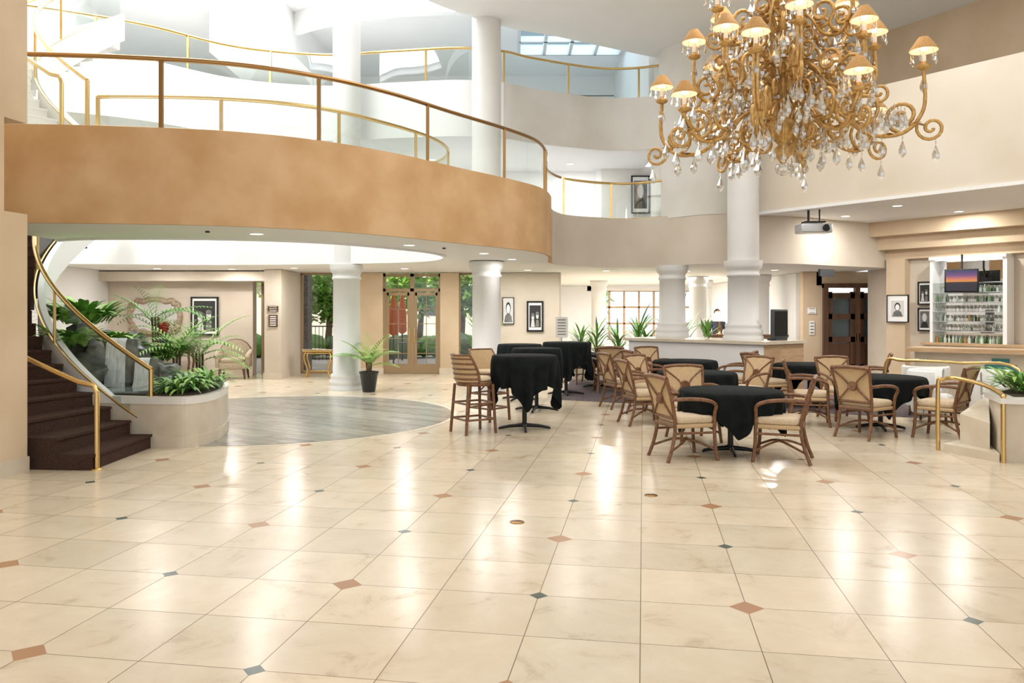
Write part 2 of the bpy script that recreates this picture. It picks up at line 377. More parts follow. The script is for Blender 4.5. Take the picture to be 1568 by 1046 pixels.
for i in range(2):
    a=X0+.76*i; 
    for x in (a+.09,a+.67): b.box(x,Yd,1.15,.08,.07,2.1)
    b.box(a+.38,Yd,2.15,.6,.07,.08)
    for j in range(4): b.box(a+.38,Yd,.55+.4*j,.5,.03,.018)
    b.box(a+.38,Yd,1.2,.018,.03,1.9); b.box(a+.38,Yd,2.46,.018,.03,.32)
b.use(BRASS); b.box(-2.76,Yd-.08,1.05,.03,.03,.4); b.box(-2.62,Yd-.08,1.05,.03,.03,.4)
b.use(WGLASS); b.box((X0+X1)/2,Yd,1.4,1.5,.012,2.5); b.build('door_2')
b=MB().use(WHITE); b.box(2.3,33,1.36,2.2,.3,2.72); b.box(11,33,1.36,5.2,.3,2.72); b.box(5.9,33,.25,5.6,.3,.5); b.box(5.9,33,2.62,5.6,.3,.2); b.box(7.85,27.3,1.36,.3,11.4,2.72)
b.build('wall_far')
window('window_3',3.4,7.7,32.9,.5,2.52,7,3,LWOOD,.07)
b=MB().use(TAN); b.box(8.98,21.15,2.55,1.9,.3,.36); b.box(7.92,21.15,1.36,.5,.3,2.72); b.box(10.05,21.15,1.36,.3,.3,2.72); b.build('wall_door_side')
b=MB().use(DWOOD); 
for x in (8.22,9.05,9.88): b.box(x,20.9,1.2,.12,.14,2.4)
b.box(9.05,20.9,2.36,1.78,.16,.12)
for i in range(2):
    cx=8.635+.83*i
    for x in (cx-.3,cx+.3): b.box(x,20.9,1.1,.12,.06,2.2)
    for z in (.15,.95,1.55,2.1): b.box(cx,20.9,z,.7,.06,.14 if z>.3 else .3)
    b.box(cx,20.93,.55,.5,.03,.6)
b.use(SGLASS); b.box(9.05,20.94,1.5,1.6,.01,1.3); b.use(WHITEF); b.box(9.05,20.975,1.5,1.6,.01,1.3); b.use(BRASS); b.box(9.0,20.85,1.0,.03,.04,.22); b.box(9.1,20.85,1.0,.03,.04,.22); b.build('door_3')
bd=Vector((.575,-.818)); bn=Vector((-.818,-.575))
def BW(t,o=0): p=Vector((9.05,18.8))+bd*t+bn*o; return (p.x,p.y)
b=MB().use(BEIGE); b.prism([BW(-.2),BW(7),BW(7,-.3),(9.9,20.95),(9.2,20.6),BW(-.2,-.3)],0,3.75); b.build('wall_bar')
b=MB().use(TAN); b.prism([BW(-.5,.7),BW(7,.7),BW(7,0),BW(-.5,0)],3.42,3.76); b.prism([BW(-.3,.4),BW(7,.4),BW(7,0),BW(-.3,0)],3.12,3.42); b.prism([BW(-.2,.15),BW(7,.15),BW(7,0),BW(-.2,0)],2.9,3.12)
b.prism([BW(-.1,.22),BW(.35,.22),BW(.35,0),BW(-.1,0)],0,2.9); b.build('trim_3')
b=MB().use(CEIL); b.prism([(5.2,16.6),(8.1,12.64),(12,7.3),(14,7.3),(14,14.5),BW(5.5,-.1),BW(-.3,-.1),(8.6,18.85),(7.3,18.15),(6.2,17.45),(5.3,17.25)],3.75,3.95); b.build('ceiling_soffit')
b=MB().use(PARA); b.wall([(5.15,16.62),(8.1,12.6),(12,7.27)],3.72,5.8,.2,False); b.build('wall_parapet')
b=MB().use(WHITE); b.wall([(5.13,16.57),(8.08,12.55),(11.98,7.22)],3.70,3.76,.24,False); b.build('trim_4')
b=MB().use(TAN); b.wall([(6.2,19.9),(8.1,17.0),(10.5,12.9),(14,7)],3.9,7.75,.2,False); b.build('wall_upper_east')
b=MB().use(BEIGE); b.wall([(14,-5),(14,14.5)],0,7.7,-.2,False); b.build('wall_right')
D=[(3.42,19.6),(3.42,18.9)]+[(x,y-.02) for x,y in cr([(3.42,18.42),(3.6,18.05),(4.2,17.38),(5.2,17.12),(5.7,17.2)],8)]
b=MB().use(STONEW); b.wall(D,3.80,7.75,.15); b.build('wall_drum')
b=MB().use(STONEW); b.box(3.6,21.4,4.6,2.4,.2,1.9); b.use(WHITE); b.box(-5,21.8,4.6,15.5,.2,1.9); b.box(2.35,21.7,4.6,.2,.6,1.9); b.build('wall_second_floor')
b=MB().use(WHITE)
b.box(-5,25.9,6.9,20,.2,.8); b.box(-5,25.9,9.0,20,.2,.7)
for x0,x1 in ((-15,-11.4),(-5.9,-4.1),(-1.3,3.6)): b.box((x0+x1)/2,25.9,7.98,x1-x0,.2,1.4)
b.box(3.4,22.6,7.9,.2,6.8,2.8); b.build('wall_third_floor')
window('window_4',-11.4,-5.9,25.9,7.3,8.65,5,1,COLM); window('window_5',-4.1,-1.3,25.9,7.3,8.65,3,2,COLM)
# ------------------------------------------------------------------ columns
def column(name,x,y,r,z0,zc,ztop):
    b=MB().use(COLM)
    b.lathe([(r*1.28,z0),(r*1.28,z0+.08),(r*1.2,z0+.1),(r*1.26,z0+.14),(r*1.26,z0+.2),(r*1.12,z0+.24),(r*1.16,z0+.28),(r*1.14,z0+.33),(r,z0+.36),(r*.97,zc-.3),(r*1.04,zc-.29),(r*1.05,zc-.24),(r*.98,zc-.22),(r*1.02,zc-.16),(r*1.16,zc-.12),(r*1.2,zc-.06),(r*1.22,zc),(r*1.22,zc+.03)],40,x,y)
    if ztop: b.lathe([(r,zc+.03),(r,ztop)],40,x,y,cap=False)
    return b.build(name)
column('column',-3.57,17.2,.295,0,2.66,9.3); column('column',-.53,16.5,.30,0,2.68,9.3)
column('column',3.63,18.05,.295,1.1,2.69,0); column('column',4.73,16.3,.315,1.1,2.69,7.7)
for x,y in ((5.6,24),(6.5,27),(7.1,22.8),(3.0,27.5)): column('column',x,y,.26,0,2.69,0)
b=MB().use(WHITE); b.prism([(2.6,17.72),(4.9,15.5),(5.75,16.25),(3.45,18.6)],0,1.04); b.use(LWOOD); b.prism([(4.9,15.46),(5.95,16.25),(5.75,16.35),(4.9,15.7)],0,1.04)
b.use(CREAM); b.prism([(2.5,17.72),(4.9,15.4),(6.0,16.22),(3.45,18.75)],1.04,1.1); b.build('host_counter')
b=MB().at(5.4,16.1,1.1,rz=.5).use(CHARC); b.rbox(0,0,.33,.42,.1,.6,.03); b.box(0,.05,.02,.3,.25,.04); b.use(BLACK); b.box(0,-.055,.34,.34,.01,.5); b.build('menu_screen')
# ------------------------------------------------------------------ railings
def railing(name,path,z,h=.84,step=1.45,rm=BRASS,pw=.045,post0=0,rt=.030):
    b=MB().use(GLASS); b.ribbon([(x,y,z) for x,y in path],[(x,y,z+h-.03) for x,y in path])
    b.use(rm); b.tube([(x,y,z+h) for x,y in path],rt,8); 
    b.tube([(x,y,z+.012) for x,y in path],.012,5)
    for x,y in resample(path[post0:],step): b.box(x,y,z+h/2,pw,pw,h)
    return b.build(name)
def off(path,d):
    out=[]
    for i,p in enumerate(path):
        a=Vector(path[max(i-1,0)][:2]);c=Vector(path[min(i+1,len(path)-1)][:2]);t=(c-a).normalized()
        out.append((p[0]-t.y*d,p[1]+t.x*d))
    return out
railing('balcony_railing',off(O[0:13*8],.04),3.86,.84,1.87,BRASSD,.045,27)
railing('gallery_railing',off(O[13*8:16*8+1],.04),3.86,.84,1.4)
railing('bridge_railing',off(I[8:8*8],-.04),3.86,.84,1.7)
railing('upper_railing',off(E3,.04),6.7,.72,1.75)
# ------------------------------------------------------------------ curved staircase
SC=(-4.5,12.5)
def sp(r,a,z): return (SC[0]+r*math.cos(a),SC[1]+r*math.sin(a),z)
def flight(name,a0,z0,n,ri=2.62,ro=4.02,da=math.radians(5.8),rise=.17,m=CARPET):
    b=MB().use(m)
    for i in range(n):
        A=a0-i*da; B=A-da-.012; zt=z0+(i+1)*rise; zb=z0+max(0,(i)*rise-.16)
        if i<2: zb=z0
        k_=3; ang=[A+.008+(B-A-.008)*k/k_ for k in range(k_+1)]
        poly=[sp(ri,a,0)[:2] for a in ang]+[sp(ro,a,0)[:2] for a in ang[::-1]]
        b.prism(poly,zb,zt-.03)
        ang=[A+.014+(B-A-.014)*k/k_ for k in range(k_+1)]
        poly=[sp(ri,a,0)[:2] for a in ang]+[sp(ro,a,0)[:2] for a in ang[::-1]]
        b.prism(poly,zt-.03,zt)
    N=n*3
    def helix(r,dz,i0=0):
        out=[]
        for k in range(i0,N+1):
            a=a0-k/3*da; out.append(sp(r,a,z0+k/3*rise+dz))
        return out
    b.use(WHITE)
    lo=[(x,y,max(z,z0)) for x,y,z in helix(ri-.09,-.2)]
    b.ribbon(lo,helix(ri-.09,.26),-.08)
    lo=[(x,y,max(z,z0)) for x,y,z in helix(ro,-.2,9)]
    b.ribbon(lo,helix(ro,.26,9),-.06)
    b.use(GLASS); b.ribbon(helix(ri-.05,.24),helix(ri-.05,.95))
    b.use(BRASS); b.tube(helix(ri-.05,.26),.014,6); h=helix(ri-.05,.97); b.tube(h,.03,8)
    s=h[0]; b.tube([s,(s[0],s[1],z0+.3)],.03,8)
    for k in range(18,N,18): p=h[k]; b.tube([p,(p[0],p[1],p[2]-.72)],.02,6)
    h=helix(ro-.04,.88); e=h[0]; b.tube([(e[0]+.06,e[1],z0),(e[0]+.06,e[1],z0+.82),(e[0]+.03,e[1],z0+.9)]+h[1:],.028,8)
    b.lathe([(.06,0),(.06,.012),(.03,.02)],16,e[0]+.06,e[1],z0)
    return b.build(name)
flight('curved_staircase',math.radians(270),0,21)
flight('upper_staircase',math.radians(250),3.65,17,ro=3.05,m=WHITE)
# ------------------------------------------------------------------ staircase planter with waterfall
pl=cr([(-5.6,10.06),(-5.0,9.98),(-4.35,9.86),(-4.0,9.9),(-3.88,10.25),(-3.94,10.9),(-4.25,11.9),(-4.9,12.9),(-5.7,13.6),(-6.5,13.4),(-6.8,12.6),(-6.6,11.2),(-6.2,10.4)],6,True)
b=MB().use(CREAM); cc=Vector((-5.2,11.8))
def scl(path,k): return [tuple(cc+(Vector(p[:2])-cc)*k) for p in path]
b.prism(scl(pl,.995),0,.54); b.use(MARB); b.prism(scl(pl,1.0),.54,.63); b.use(CREAM); b.prism(scl(pl,1.005),0,.14); b.use(SOIL); b.prism(scl(pl,.93),.63,.65); 
b.build('stone_planter')
b=MB().use(ROCK); k=0
for x,y,z,r,sx,sz in ((-6.1,11.2,.75,.48,1,1),(-5.75,10.95,.9,.36,1.1,.9),(-6.25,11.7,1.1,.45,1,.8),(-5.9,11.9,1.0,.4,1.1,.7),(-5.45,11.35,.75,.36,1.1,1),(-5.0,11.25,.7,.26,1.3,.9),(-6.0,12.4,1.0,.4,1,.9),(-4.65,10.8,.7,.13,1.2,.7),(-5.75,10.55,.7,.18,1.2,.8),(-5.95,10.6,.75,.25,1,.9)):
    k+=1; b.ball(x,y,z,r,sx,1,sz,20,14,.55,k)
for x,y,z,sx_,sz_ in ((-5.36,11.0,.98,.40,.66),(-5.0,10.97,.84,.28,.40)):
    rings=[]
    for i in range(7):
        t=i/6; rings.append([(x+sx_*.5*(1+.25*noise.noise(Vector((j,i*2.1,x))))*math.cos(j*pi/6)*(1.1-.25*t),y+.15*(1+.3*noise.noise(Vector((j,i,y))))*math.sin(j*pi/6),z-sz_/2+sz_*t) for j in range(12)])
    b.loft(rings,True,True,True)
b.use(WATER)
for x,w,yy,zt in ((-5.42,.06,10.84,1.32),(-5.29,.05,10.84,1.32),(-5.0,.08,10.82,1.05)):
    prof_=[(yy+.15,zt+.005),(yy,zt+.01),(yy-.05,zt-.06),(yy-.07,zt-.3),(yy-.09,.67)]
    b.loft([[(x-w*(1+.5*i/4),y,z) for i,(y,z) in enumerate(prof_)],[(x+w*.2,y-.01,z) for y,z in prof_],[(x+w*(1+.3*i/4),y,z) for i,(y,z) in enumerate(prof_)]],False,False,True)
b.use(POOL); b.prism(circ(-5.0,10.52,.40,32),.65,.672)
b.build('rock_waterfall')
def bush(name,x,y,z,n,L,w,m,spread=.3,up=.6,droop=.7,m2=None):
    b=MB()
    for i in range(n):
        b.use(m if (m2 is None or random.random()<.6) else m2)
        a=random.uniform(0,2*pi); rr=random.uniform(0,spread); bx,by=x+rr*math.cos(a),y+rr*math.sin(a)
        a2=a+random.uniform(-.8,.8)
        b.leaf((bx,by,z+random.uniform(0,L*.3)),(math.cos(a2),math.sin(a2),random.uniform(.3,1)*up*3),L*random.uniform(.5,1.1),w,droop,4)
    return b.build(name)
def palm(name,x,y,z,n,L,leaf,m,stem=.15,w=.02,droop=1.2,pot=False):
    b=MB()
    if pot:
        b.use(POT); b.lathe([(.13,0),(.135,.02),(.19,.38),(.205,.40),(.205,.43),(.18,.43),(.17,.39)],28,x,y,z,cap=True)
        b.use(SOIL); b.lathe([(.17,.395),(.01,.40)],20,x,y,z); z=z+.38
    b.use(BARK)
    for k in range(3): b.tube([(x+.03*k-.03,y+.02*k,z),(x+.05*k-.05,y,z+stem)],.018,6)
    b.use(m)
    for i in range(n):
        a=2*pi*i/n*2.618+random.uniform(-.2,.2); e=random.uniform(.5,2.2)
        b.frond((x,y,z+stem*random.uniform(.5,1)),(math.cos(a),math.sin(a),e),L*random.uniform(.7,1.1),leaf,droop*random.uniform(.8,1.3),14,w)
    return b.build(name)
bush('broadleaf_plant',-6.0,10.9,1.2,110,.40,.10,GREENL,.32,.5,.8,GREEN)
bush('broadleaf_plant',-5.75,11.45,1.2,100,.38,.09,GREENL,.3,.4,.8,GREEN)
bush('broadleaf_plant',-6.3,11.6,1.5,150,.5,.11,GREENL,.38,.6,.8,GREEN)
bush('broadleaf_plant',-5.2,11.9,.95,90,.42,.08,GREEN,.3,.5,.8,GREENL)
palm('parlor_palm',-4.95,11.75,.7,15,.95,.24,GREENL,.45)
palm('parlor_palm',-5.6,12.5,1.2,12,.9,.24,GREEN,.4)
palm('parlor_palm',-4.75,12.1,.7,16,1.0,.26,GREENL,.35)
bush('fern',-4.3,10.4,.66,150,.38,.05,GREEN,.28,.35,.9,GREENL)
bush('fern',-4.25,10.95,.66,130,.42,.05,GREEN,.28,.4,.9,GREENL)
palm('potted_palm',-3.0,16.7,0,14,.85,.26,GREENL,.24,.03,1.0,True)
# ------------------------------------------------------------------ furniture meshes
def chair_mesh():
    b=MB().use(RATTAN)
    for s in (-1,1):
        b.tube(cr([(s*.27,.27,0),(s*.255,.245,.2),(s*.25,.24,.42)],4),.021,8)
        b.tube(cr([(s*.25,-.34,0),(s*.235,-.27,.2),(s*.23,-.24,.42),(s*.25,-.29,.68),(s*.275,-.37,.94)],5),.021,8)
        b.tube(cr([(s*.255,-.30,.70),(s*.32,-.12,.715),(s*.335,.10,.695),(s*.315,.22,.64),(s*.27,.235,.54),(s*.25,.24,.42)],5),.021,8)
        b.tube([(s*.25,.24,.32),(s*.235,-.26,.32)],.014,6)
        b.tube(cr([(s*.262,.26,.12),(s*.14,.09,.2),(0,0,.22)],4),.014,6)
        b.tube(cr([(s*.24,-.3,.12),(s*.14,-.1,.2),(0,0,.22)],4),.014,6)
        for dy in (-.016,.016):
            b.tube(cr([(s*.235,-.26+dy,.5),(s*.10,-.285+dy,.63),(s*.055,-.295+dy,.70),(s*.10,-.33+dy,.78),(s*.26,-.36+dy,.91)],5),.011,6)
    b.tube([(-.25,.24,.39),(.25,.24,.39)],.022,8); b.tube([(-.235,-.25,.40),(.235,-.25,.40)],.022,8)
    b.tube([(-.235,-.26,.49),(.235,-.26,.49)],.018,8)
    b.tube(cr([(-.275,-.37,.94),(-.1,-.385,.955),(.1,-.385,.955),(.275,-.37,.94)],4),.025,8)
    b.at(0,-.305,.70,rx=pi/2-.2); b.lathe([(.062,-.03),(.066,0),(.062,.03)],16); b.M=Matrix()
    b.use(WICKER)
    for dy in (-.006,.006):
        bot=[(-.235+.047*i,-.255+dy,.49) for i in range(11)]; mid=[(-.25+.05*i,-.29+dy,.68) for i in range(11)]; top=[(-.27+.054*i,-.37+dy,.94) for i in range(11)]
        b.loft([bot,mid,top],False,False,True)
    b.rbox(0,0,.40,.50,.50,.05,.03)
    b.use(CUSH); b.rbox(0,.01,.465,.49,.49,.085,.06)
    ob=b.build('dining_chair'); me=ob.data; bpy.data.objects.remove(ob); return me
def stool_mesh():
    b=MB().use(RATTAN)
    for s in (-1,1):
        b.tube([(s*.22,.22,0),(s*.19,.19,.68)],.022,8); b.tube([(s*.23,-.25,0),(s*.2,-.2,.68)],.022,8)
        b.tube([(s*.21,.21,.2),(s*.215,-.23,.2)],.015,6); b.tube([(s*.2,.2,.42),(s*.205,-.215,.42)],.015,6)
        b.tube([(s*.2,.2,.55),(s*.0,.19,.66)],.012,6)
    for z in (.2,.42): 
        b.tube([(-.21,.21,z),(.21,.21,z)],.015,6); b.tube([(-.215,-.23,z),(.215,-.23,z)],.015,6)
    b.lathe([(.24,.66),(.25,.68),(.25,.71),(.24,.72)],24)
    def ar(z,r,w): return [(r*math.cos(a),r*math.sin(a)-.02,z) for a in [-pi/2+w*(i/12-.5) for i in range(13)]]
    b.use(WICKER)
    rings=[ar(.72,.25,2.9),ar(.85,.27,2.7),ar(.98,.29,2.3),ar(1.08,.31,1.9)]
    b.loft(rings,False,False,True); b.loft([[(x*.94,y*.94,z) for x,y,z in r] for r in rings],False,False,True)
    b.use(RATTAN)
    for z,r,w in ((.76,.26,2.85),(.83,.268,2.72),(.9,.278,2.55),(.97,.29,2.32),(1.04,.3,2.05),(1.09,.31,1.9)): b.tube(ar(z,r,w),.013,6)
    for q in (0,-1): b.tube([ar(.72,.255,2.9)[q],ar(.85,.272,2.7)[q],ar(.98,.292,2.3)[q],ar(1.09,.31,1.9)[q]],.018,6)
    b.use(CUSH); b.lathe([(.2,.72),(.235,.735),(.235,.77),(.2,.785),(.02,.79)],24)
    ob=b.build('bar_stool'); me=ob.data; bpy.data.objects.remove(ob); return me
def table_mesh(R,H,s,seed=0,foot=.32):
    b=MB().use(CLOTH); rd=random.Random(seed); ph=rd.random()*6
    N=144; rings=[]
    rings.append([(.01*math.cos(2*pi*i/N),.01*math.sin(2*pi*i/N),H+.004) for i in range(N)])
    rings.append([((R-.02)*math.cos(2*pi*i/N),(R-.02)*math.sin(2*pi*i/N),H+.004) for i in range(N)])
    K=9
    for k in range(K+1):
        t=k/K; ring=[]
        for i in range(N):
            a=2*pi*i/N; sq=s/max(abs(math.cos(a)),abs(math.sin(a)))
            drop=min(sq,s*1.38)-R
            fold=math.sin(a*14+ph)+.5*math.sin(a*23+ph*2)
            rr=R+.012-.015*(t==0)+t*drop*(.04+.085*fold)-.09*t*t*drop
            ring.append((rr*math.cos(a),rr*math.sin(a),H-.004-t*drop*(1+.03*fold)))
        rings.append(ring)
    b.loft(rings,True,False,True)
    b.use(BLACK); b.lathe([(.035,.03),(.03,H-.04)],16); b.lathe([(R*.8,H-.03),(R*.97,H-.02),(R*.97,H)],32)
    for i in range(4):
        a=pi/4+i*pi/2; c,d=math.cos(a),math.sin(a)
        b.tube([(0,0,.06),(c*foot*.6,d*foot*.6,.045),(c*foot,d*foot,.02)],[.03,.024,.018],8); b.ball(c*foot,d*foot,.015,.02,1,1,.7,8,6)
    ob=b.build('t'); me=ob.data; bpy.data.objects.remove(ob); return me
CH=chair_mesh(); ST=stool_mesh()
CH.name='dining_chair'; T1=table_mesh(.6,.75,.82,1); T2=table_mesh(.6,.75,.82,5); HT=table_mesh(.47,1.06,.90,3,.36); HT2=table_mesh(.42,1.06,.86,9,.36)
def face(x,y,tx,ty): return math.atan2(ty-y,tx-x)-pi/2
def setchair(x,y,tx,ty,rz=0): return inst('dining_chair',CH,x,y,0,face(x,y,tx,ty)+rz)
ta=(2.62,9.55); inst('dining_table',T1,*ta,0,.68)
setchair(2.0,9.22,3.0,9.5); setchair(3.06,9.10,2.3,9.42); setchair(2.38,10.45,2.55,9.4); 
tb=(5.32,11.5); inst('dining_table',T2,*tb,0,.55)
setchair(4.78,10.75,5.6,11.3); setchair(5.76,10.68,5.1,11.4); setchair(4.45,11.9,5.35,11.6); setchair(5.2,12.5,5.35,11.2)
tc_=(2.85,12.3); inst('dining_table',T1,*tc_,0,1.0)
setchair(2.0,12.0,2.9,12.2); setchair(2.3,13.05,2.9,12.4); setchair(3.7,12.7,2.9,12.2)
td=(3.3,15.2); inst('dining_table',T2,*td,0,.2)
setchair(2.5,14.9,3.3,15.1); setchair(2.9,16.0,3.3,15.1); setchair(4.1,14.7,3.3,15.1); setchair(1.95,14.0,2.9,14.3)
te=(5.3,14.2); inst('dining_table',T1,*te,0,.9)
setchair(4.5,14.0,5.2,14.2); setchair(6.15,13.8,5.2,14.2)
inst('dining_table',T2,1.9,17.6,0,.5); setchair(2.0,16.6,2.0,17.8); setchair(1.6,18.6,2.0,17.8)
inst('bar_table',HT,.18,11.45,0,.82); inst('bar_table',HT2,.42,13.6,0,.55); inst('bar_table',HT,1.1,16.2,0,.8)
inst('bar_table',HT2,.15,15.2,0,.3)
inst('bar_stool',ST,-.53,11.15,0,face(-.53,11.15,.2,11.6)); inst('bar_stool',ST,-.35,12.4,0,face(-.35,12.4,.2,11.9))
# ------------------------------------------------------------------ chandelier
CHX,CHY=2.38,7.0
b=MB()
def prof(pts,a,wob=0):
    c,s=math.cos(a),math.sin(a); return [(r*c-w*s,r*s+w*c,z) for r,z,w in [(p[0],p[1],p[2] if len(p)>2 else 0) for p in pts]]
def spir(cr_,cz,r0,r1,a0,turns,n=22):
    return [(cr_+(r0+(r1-r0)*i/n)*math.cos(a0+turns*2*pi*i/n),cz+(r0+(r1-r0)*i/n)*math.sin(a0+turns*2*pi*i/n)) for i in range(n+1)]
def drop(x,y,z,L=.1):
    b.use(CRYS); b.lathe([(.002,0),(.008,-.02),(.002,-.04),(.004,-.045),(L*.24,-.045-L*.55),(L*.22,-.045-L*.75),(.002,-.045-L)],6,x,y,z,cap=False,smooth=False)
def shade(x,y,z):
    b.use(GOLD); b.lathe([(.01,-.19),(.05,-.17),(.06,-.15),(.02,-.14),(.02,-.12)],12,x,y,z)
    b.use(MATB); b.lathe([(.018,-.12),(.018,-.01)],10,x,y,z)
    b.use(BULB); b.ball(x,y,z-.01,.024,1,1,1.5,8,6)
    b.use(SHADE); b.lathe([(.112,-.03),(.108,-.02),(.042,.075),(.038,.08)],20,x,y,z,cap=False)
    b.use(SHADEI); b.lathe([(.108,-.031),(.04,.073)],20,x,y,z,cap=False)
    for k in range(6): drop(x+.10*math.cos(k),y+.10*math.sin(k),z-.03,.06)
b.use(GOLD)
b.lathe([(.02,3.0),(.05,3.04),(.09,3.1),(.04,3.16),(.11,3.24),(.15,3.3),(.09,3.38),(.05,3.5),(.045,3.7),(.09,3.78),(.12,3.84),(.06,3.92),(.04,4.1),(.045,4.3),(.1,4.4),(.05,4.5),(.035,4.8),(.07,4.95),(.03,5.05),(.02,5.2)],24)
for k in range(34):
    z=5.2+.075*k
    b.tube([(.03*math.cos(t)*(k%2),.03*math.cos(t)*(1-k%2),z+.045*math.sin(t)) for t in [i*pi/4 for i in range(8)]],.008,5,True)
b.lathe([(.12,7.7),(.12,7.66),(.05,7.6),(.02,7.56)][::-1],20)
def arm(a,R,zs,zr,k,sc=1.0):
    b.use(GOLD)
    main=cr([(.06,zs-.1*sc),(.2*R,zs+.06*sc),(.42*R,zs-.04*sc),(.62*R,zs-.24*sc),(.86*R,zs-.26*sc),(R,zs-.08*sc),(R,zr-.19)],6)
    for q in (-1,1): b.tube(prof([(r,z,q*.014) for r,z in main],a),.014,6)
    b.tube(prof(spir(.58*R,zs-.02*sc,.15*sc,.02,-pi*.6,1.5),a),.016,6)
    b.tube(prof(spir(.86*R,zs-.12*sc,.135*sc,.02,-pi*.55,-1.6),a),.016,6)
    b.tube(prof(spir(1.05*R,zs-.24*sc,.11*sc,.015,pi*.9,1.5),a),.014,6)
    b.tube(prof(spir(.32*R,zs+.14*sc,.12*sc,.02,-pi*.5,-1.4),a),.013,6)
    b.tube(prof(spir(.38*R,zs-.2*sc,.10*sc,.02,pi*.5,1.5),a),.012,6)
    for r,z in ((.3*R,zs+.04*sc),(.52*R,zs-.14*sc),(.74*R,zs-.27*sc),(.93*R,zs-.2*sc)):
        p=prof([(r,z)],a)[0]; b.ball(*p,.036*sc,1,1,.6,8,6)
        for w in (-1,1):
            e=prof([(r+.05,z+.02,w*.05)],a)[0]; b.leaf(p,Vector(e)-Vector(p),.12*sc,.06*sc,.6,3)
    for r,z in ((.58*R,zs-.2*sc),(.86*R,zs-.28*sc),(1.08*R,zs-.34*sc),(.72*R,zs-.27*sc),(.4*R,zs-.3*sc),(R,zr-.19)):
        p=prof([(r,z)],a)[0]; drop(*p,.14*sc)
    p=prof([(R,zr)],a)[0]; shade(*p)
for i in range(8): arm(i*pi/4+.28,1.10 if i%2 else .96,3.42,3.84 if i%2 else 3.56,i)
for i in range(8): arm(i*pi/4+.62,.76,3.80,4.06+.07*(i%2),i,.9)
for i in range(6): arm(i*pi/3+.2,.62,4.24,4.46,i,.85)
for i in range(10):
    a=i*pi/5; b.use(GOLD); b.tube(prof(spir(.24,3.24,.14,.02,pi*.5,-1.6),a),.014,6); b.tube(prof(spir(.2,3.62,.13,.02,pi*.5,1.5),a),.013,6); p=prof([(.34,3.1)],a)[0]; drop(*p,.12)
    b.use(GOLD); b.tube(prof(cr([(.05,4.0),(.18,4.2),(.1,4.5),(.16,4.75),(.05,4.95)],5),a),.012,6)
b.use(CRYS); b.ball(0,0,2.95,.065,1,1,1,20,14)
for k in range(220):
    a=k*2.4; r=.15+.88*((k*37)%220)/220; drop(r*math.cos(a),r*math.sin(a),3.2+1.5*((k*17)%220)/220*(1.15-r)+.05,.13)
b.build('chandelier',(CHX,CHY,0))
cl=bpy.data.lights.new('chandelier_ceiling_fill','POINT'); cl.energy=85; cl.color=(1,.92,.8); cl.shadow_soft_size=.25  # point light added above the shades to brighten the ceiling
clo=bpy.data.objects.new('ceiling_fill',cl); bpy.context.collection.objects.link(clo); clo.parent=bpy.data.objects['chandelier']; clo.location=(0,0,5.35)
# ------------------------------------------------------------------ framed pictures, signs
def picture(name,x,y,z,w,h,rz=0,kind=0,fw=.035,matw=.12):
    b=MB().at(x,y,z,rz=rz); b.use(FBLK)
    b.box(-w/2,0,0,fw,.04,h); b.box(w/2,0,0,fw,.04,h); b.box(0,0,h/2,w+fw,.04,fw); b.box(0,0,-h/2,w+fw,.04,fw)
    b.use(MATB); b.box(0,.005,0,w,.02,h)
    iw,ih=w*(1-matw*2),h*(1-matw*2)
    b.use((GR3,GR1,GR2)[kind]); b.box(0,-.007,0,iw,.008,ih)
    def disc(cx,cz,rx,rz_,m,o):
        b.use(m); b.add([(cx+rx*math.cos(t),-.0115-o,cz+rz_*math.sin(t)) for t in [i*pi/10 for i in range(20)]],[tuple(range(20))])
    if kind==0:
        for q in (-1,1):
            disc(q*iw*.2,-ih*.02+q*.02,iw*.12,ih*.13,GR1,.001); disc(q*iw*.2,ih*.1+q*.02,iw*.14,ih*.08,GR2,.002)
            b.use(GR1 if q<0 else GR2); b.add([(q*iw*.2-iw*.18,-.012,-ih*.48),(q*iw*.2+iw*.18,-.012,-ih*.48),(q*iw*.2+iw*.1,-.012,-ih*.16),(q*iw*.2-iw*.1,-.012,-ih*.16)],[(0,1,2,3)])
    else:
        disc(0,ih*.12,iw*.24,ih*.25,GR3 if kind==1 else GR1,.001); disc(0,ih*.08,iw*.17,ih*.19,GR1 if kind==2 else MATB,.002)
        b.use(GR2 if kind==1 else GR3); b.add([(-iw*.42,-.012,-ih*.49),(iw*.42,-.012,-ih*.49),(iw*.3,-.012,-ih*.22),(iw*.1,-.012,-ih*.1),(-iw*.1,-.012,-ih*.1),(-iw*.3,-.012,-ih*.22)],[(0,1,2,3,4,5)])
    return b.build(name)
picture('framed_photo',-8.05,20.86,1.56,.68,.97,0,0,.045,.09)
picture('framed_photo',3.43,21.26,4.80,.46,.98,0,2)
picture('framed_photo',-.10,21.41,1.7,.3,.7,0,1,.02,.05)
picture('framed_photo',.62,21.41,1.55,.40,.78,0,0,.05)
br=math.atan2(bd.y,bd.x)
p=BW(.2,.26); picture('framed_photo',p[0],p[1],1.75,.5,.62,br,1,.02,.2)
p=BW(.72,.05); picture('framed_photo',p[0],p[1],2.1,.28,.5,br,0); p=BW(.72,.05); picture('framed_photo',p[0],p[1],1.5,.28,.5,br,2)
def sign(name,x,y,z,w,h,m,lines=3):
    b=MB().at(x,y,z).use(m); b.box(0,0,0,w,.015,h); b.use(MATB if m in(CHARC,FBLK,DWOOD) else GR2)
    for i in range(lines): b.box(0,-.009,h*.35-h*.7*i/max(1,lines-1),w*.7,.004,h*.08)
    return b.build(name)
